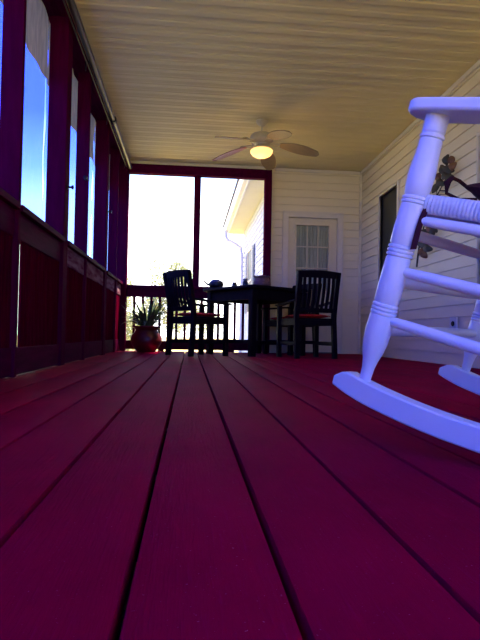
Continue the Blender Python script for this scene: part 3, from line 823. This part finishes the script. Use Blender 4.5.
# ------------------------------------------------------------------ metal branch ornament on the siding
OX = XR - .075
T = thing('branch_ornament', 'brown metal leafy branch hung on the right siding wall behind the rocking chair', 'wall ornament', (OX, 5.19, 1.45))
stem = [(0, .36, -.43), (0, .33, -.30), (.0, .28, -.16), (0, .17, .0), (0, .02, .14), (0, -.16, .26), (0, -.32, .36), (0, -.42, .44)]
bm = nb(); tube(bm, stem, [.011, .010, .009, .008, .007, .006, .005, .003], 8)
tw = [((0, .30, -.22), (0, .10, -.26)), ((0, .28, -.16), (0, .42, -.10)), ((0, .24, -.08), (0, .05, -.16)), ((0, .10, .07), (0, -.08, .02)), ((0, .02, .14), (0, .05, .30)), ((0, -.1, .22), (0, -.15, .38)), ((0, -.2, .29), (0, -.36, .24)), ((0, -.34, .38), (0, -.34, .50))]
for a, c in tw: tube(bm, [a, ((a[0] + c[0]) / 2 - .01, (a[1] + c[1]) / 2, (a[2] + c[2]) / 2 + .015), c], [.005, .004, .003], 6)
box(bm, .0, .061,   .325, .335, -.31, -.30); box(bm, .0, .061, -.165, -.155, .255, .265)
obj('stem', bm, 'stem', T, smooth=60)
spots = [(-.42, .47, 80), (-.33, .50, 95), (-.38, .40, 30), (-.45, .40, 120), (-.36, .33, 200), (-.28, .42, 60), (-.15, .39, 90), (-.22, .32, 40), (-.08, .30, 130), (.05, .32, 90), (-.03, .22, 200), (.02, .20, 60),
         (-.10, .02, 190), (-.05, .08, 150), (.03, -.03, 260), (.12, .10, 60), (.05, -.16, 200), (.11, -.13, 120), (.0, -.20, 230), (.09, -.27, 200), (.16, -.22, 150), (.2, -.28, 260), (.42, -.09, 20), (.36, -.14, 320), (.40, -.03, 80), (.18, -.10, 150), (.24, -.2, 60), (.14, -.32, 250), (-.02, -.14, 100), (-.08, -.10, 60), (.22, .02, 80), (-.30, .36, 150), (.0, .12, 30), (-.20, -.02, 45), (-.16, -.08, 140), (-.14, .04, 80), (.02, -.08, 20)]
for i, (yy, zz, an) in enumerate(spots):
    bm = nb(); n = 10; l = .085 + .02 * (i % 3); a = R(an); rows = []
    for k in range(n + 1):
        t = k / n; w = .036 * math.sin(PI * (t * .96 + .02)) ** .7
        cy_, cz_ = yy + l * (t - .4) * math.cos(a), zz + l * (t - .4) * math.sin(a); sy, sz = -math.sin(a), math.cos(a)
        xo = -.012 - .02 * math.sin(PI * t) * (1 if i % 2 else .3)
        rows.append([(xo + .008, cy_ - sy * w, cz_ - sz * w), (xo, cy_, cz_), (xo + .006, cy_ + sy * w, cz_ + sz * w)])
    yc, ca_, sa_ = yy, math.cos(R(42)), math.sin(R(42))
    rows = [[(p[0] + (p[1] - yc) * -sa_ if False else p[0] - (p[1] - yc) * sa_, yc + (p[1] - yc) * ca_, p[2]) for p in r_] for r_ in rows]
    V = [[bm.verts.new(p) for p in r_] for r_ in rows]; V2 = [[bm.verts.new((p[0] - .0025, p[1], p[2])) for p in r_] for r_ in rows]
    for Q in (V, V2):
        for k in range(n):
            for j in (0, 1): bm.faces.new((Q[k][j], Q[k][j + 1], Q[k + 1][j + 1], Q[k + 1][j]))
    for k in range(n):
        for j in (0, 2): bm.faces.new((V[k][j], V[k + 1][j], V2[k + 1][j], V2[k][j]))
    obj('leaf', bm, 'orn2' if i % 3 == 0 else 'orn', T, smooth=60)

# ------------------------------------------------------------------ outdoors
bm = nb(); n = 40
G = [[bm.verts.new((-60 + 120 * i / n, -40 + 140 * j / n, -.55 + .12 * math.sin(i * .9) * math.cos(j * .7) - .0)) for j in range(n + 1)] for i in range(n + 1)]
for i in range(n):
    for j in range(n): bm.faces.new((G[i][j], G[i + 1][j], G[i + 1][j + 1], G[i][j + 1]))
o = obj('ground', bm, 'lawn', smooth=80); o['kind'] = 'structure'

# wing of the house beyond the railing
T = thing('house_wing', 'pale sided wing of the house beyond the railing with eave and gutter', 'building')
WX, WY0, WY1, WZ = 1.33, YB + .13, 13.4, 2.86
obj('wall', siding([(WY0, WY1, -.5, WZ)], 'y', WX, .15), 'extsid', T)
bm = nb(); box(bm, WX + .15, WX + 4, WY0 + .0, WY1, -.5, WZ); obj('inner_wall', bm, 'extsid', T)
bm = nb(); y = WY0
while y < WY1 + .3:
    box(bm, .95, WX + .12, y, y + .296, WZ, WZ + .02); y += .3
obj('soffit', bm, 'soffit', T, bevel=.003)
bm = nb(); box(bm, .93, .955, WY0, WY1 + .32, WZ - .03, WZ + .15); obj('fascia', bm, 'gutter', T)
bm = nb(); prism(bm, [(.93, WZ + .13), (.93, WZ + .02), (.86, WZ + .02), (.825, WZ + .08), (.82, WZ + .14), (.835, WZ + .14), (.84, WZ + .09), (.87, WZ + .035), (.915, WZ + .035), (.915, WZ + .13)], WY0, WY1 + .3, 'y')
gu = obj('gutter', bm, 'gutter', T)
bm = nb(); pts = [(.87, WY1 + .1, WZ + .03), (.87, WY1 + .1, WZ - .12), (.92, WY1 + .08, WZ - .22), (1.10, WY1 - .02, WZ - .32), (1.24, WY1 - .06, WZ - .42), (1.27, WY1 - .07, WZ - .6), (1.27, WY1 - .07, -.3)]
tube(bm, pts, .045, 10); obj('downspout', bm, 'gutter', T, smooth=50)
bm = nb(); prism(bm, [(.80, WZ + .14), (.80, WZ + .19), (5.4, WZ + 1.9), (5.4, WZ + .14)], WY0, WY1 + .35, 'y'); obj('roof', bm, 'roof', T)
bm = nb(); box(bm, WX - .03, WX - .005, 11.0, 11.35, .75, 2.15)
for k in range(30): box(bm, WX - .04, WX - .028, 11.03, 11.32, .78 + k * .045, .81 + k * .045)
obj('shutter', bm, 'shutter', T)
bm = nb()
for a, c, e, f in ((11.38, 11.43, .72, 2.18), (12.2, 12.25, .72, 2.18), (11.38, 12.25, 2.13, 2.18), (11.38, 12.25, .72, .77), (11.38, 12.25, 1.43, 1.47)): box(bm, WX - .035, WX, a, c, e, f)
wf = obj('window', bm, 'trim', T)
bm = nb(); box(bm, WX - .02, WX - .012, 11.4, 12.22, .75, 2.15); obj('pane', bm, 'darkscreen', wf)
bm = nb(); box(bm, WX - .03, WX - .005, 12.28, 12.63, .75, 2.15)
for k in range(30): box(bm, WX - .04, WX - .028, 12.31, 12.6, .78 + k * .045, .81 + k * .045)
obj('shutter', bm, 'shutter', T)

# roof over the porch and the house behind the right wall (keeps sun and sky out, as in the place)
o = s_box('roof_slab', XL - .35, 6.5, YN - .1, YB + .05, ZC + .06, ZC + .12, 'roof', 0)
o = s_box('house_core', XR + .2, 6.0, YN, YB, -.5, ZC + .05, 'extsid', 0)
o = s_box('foundation', XL - .16, XR, YB + .07, YB + .1, -.5, -.04, 'red', 0)

for nm, bx in (('left_light_block', (XL - .24, XL - .20, YN - .04, YB + .1, -.75, -.04)), ('front_light_block', (XL - .20, XR + .2, YN - .04, YN - .002, -.75, -.03))):  # unseen boards added to stop light leaking in under the deck
    s_box(nm, *bx, 'red', 0)

# trees and bushes beyond the lawn
def tree(label, x, y, h, r, name='tree', cz=.6, cat='tree', seed=1, nl=5000):
    rr = random.Random(seed); T = thing(name, label, cat, (x, y, -.5), 0, 'trees beyond the lawn')
    bm = nb()
    tube(bm, [(0, 0, -.1), (.05, 0, h * .3), (-.05, .05, h * .6), (0, 0, h * .85)], [h * .03, h * .022, h * .014, h * .006], 8)
    for k in range(7):
        a = k * 2.4; z = h * (.3 + .07 * k); tube(bm, [(0, 0, z), (math.cos(a) * r * .4, math.sin(a) * r * .4, z + h * .1), (math.cos(a) * r * .75, math.sin(a) * r * .75, z + h * .16)], [h * .01, h * .007, h * .003], 6)
    obj('trunk', bm, 'bark', T, smooth=60)
    bm = nb(); blobs = [(rr.uniform(-.6, .6) * r, rr.uniform(-.6, .6) * r, h * rr.uniform(cz - .28, .88), r * rr.uniform(.28, .5)) for _ in range(16)]
    for _ in range(nl):
        bx, by_, bz, br = rr.choice(blobs); d = Vector((rr.gauss(0, 1), rr.gauss(0, 1), rr.gauss(0, 1))).normalized() * br * rr.random() ** .35
        p = Vector((bx, by_, bz)) + d; q = Quaternion((rr.gauss(0, 1), rr.gauss(0, 1), rr.gauss(0, 1), rr.gauss(0, 1))).normalized(); s = .075 * (h / 5) ** .5
        vs = [bm.verts.new(p + q @ Vector(v)) for v in ((-s, 0, 0), (0, -s * .5, s * .15), (s, 0, 0), (0, s * .5, s * .15))]; bm.faces.new(vs)
    obj('foliage', bm, 'tree', T)
tree('pale green leafy tree standing nearest the left corner post beyond the railing', -3.9, 26, 4.0, 1.4, seed=2)
tree('pale green rounded tree between the corner post and the slat-back chair', -.9, 24, 4.1, 1.3, seed=5)
tree('low pale green bush right behind the potted plant beyond the railing', -1.4, 14, 1.5, .8, 'bush', .5, 'bush', 9, 3000)
tree('distant low pale tree seen above the railing behind the left chair', .3, 34, 3.4, 2.2, seed=12)

# ------------------------------------------------------------------ sky, sun, camera
w = bpy.data.worlds.new('sky'); S.world = w; w.use_nodes = True; N, L = w.node_tree.nodes, w.node_tree.links
bg = N['Background']; tc = N.new('ShaderNodeTexCoord'); sx = N.new('ShaderNodeSeparateXYZ'); L.new(tc.outputs['Generated'], sx.inputs[0])
# paler towards the far (+Y) side, where the sun hangs in haze
m1 = N.new('ShaderNodeMath'); m1.operation = 'MULTIPLY'; m1.inputs[1].default_value = .16; L.new(sx.outputs['Y'], m1.inputs[0])
m2 = N.new('ShaderNodeMath'); m2.operation = 'SUBTRACT'; L.new(sx.outputs['Z'], m2.inputs[0]); L.new(m1.outputs[0], m2.inputs[1])
rp = N.new('ShaderNodeValToRGB'); e = rp.color_ramp.elements
e[0].position = .0; e[0].color = (1, 1, 1, 1); e[1].position = .9; e[1].color = (.04, .075, .70, 1)
for p, c in ((.07, (.9, .97, 1)), (.13, (.34, .52, 1)), (.22, (.075, .16, .95)), (.4, (.045, .10, .85))):
    q = e.new(p); q.color = (*c, 1)
L.new(m2.outputs[0], rp.inputs[0]); L.new(rp.outputs[0], bg.inputs['Color']); bg.inputs['Strength'].default_value = 3.6
sd = bpy.data.lights.new('sun', 'SUN'); sd.energy = 14; sd.color = (1, .84, .55); sd.angle = R(.6)
so = bpy.data.objects.new('sun', sd); C.objects.link(so)
so.rotation_euler = Vector((.45, .35, 1.15)).to_track_quat('Z', 'Y').to_euler()

cam = bpy.data.cameras.new('camera'); co = bpy.data.objects.new('camera', cam); C.objects.link(co)
cam.sensor_fit = 'VERTICAL'; cam.sensor_height = 36; cam.lens = 36 * 535 / 640; cam.clip_start = .02; cam.clip_end = 300
RR = Vector((0.9954245, -0.09394516, 0.01744611)); FW = Vector((0.0934588, 0.99526056, 0.02686748)); UU = RR.cross(FW)
co.matrix_world = Matrix(((RR.x, UU.x, -FW.x, 0), (RR.y, UU.y, -FW.y, 0), (RR.z, UU.z, -FW.z, .26), (0, 0, 0, 1)))
S.camera = co
S.view_settings.view_transform = 'Standard'; S.view_settings.look = 'None'; S.view_settings.exposure = .42; S.view_settings.gamma = 1
S.view_settings.use_curve_mapping = False
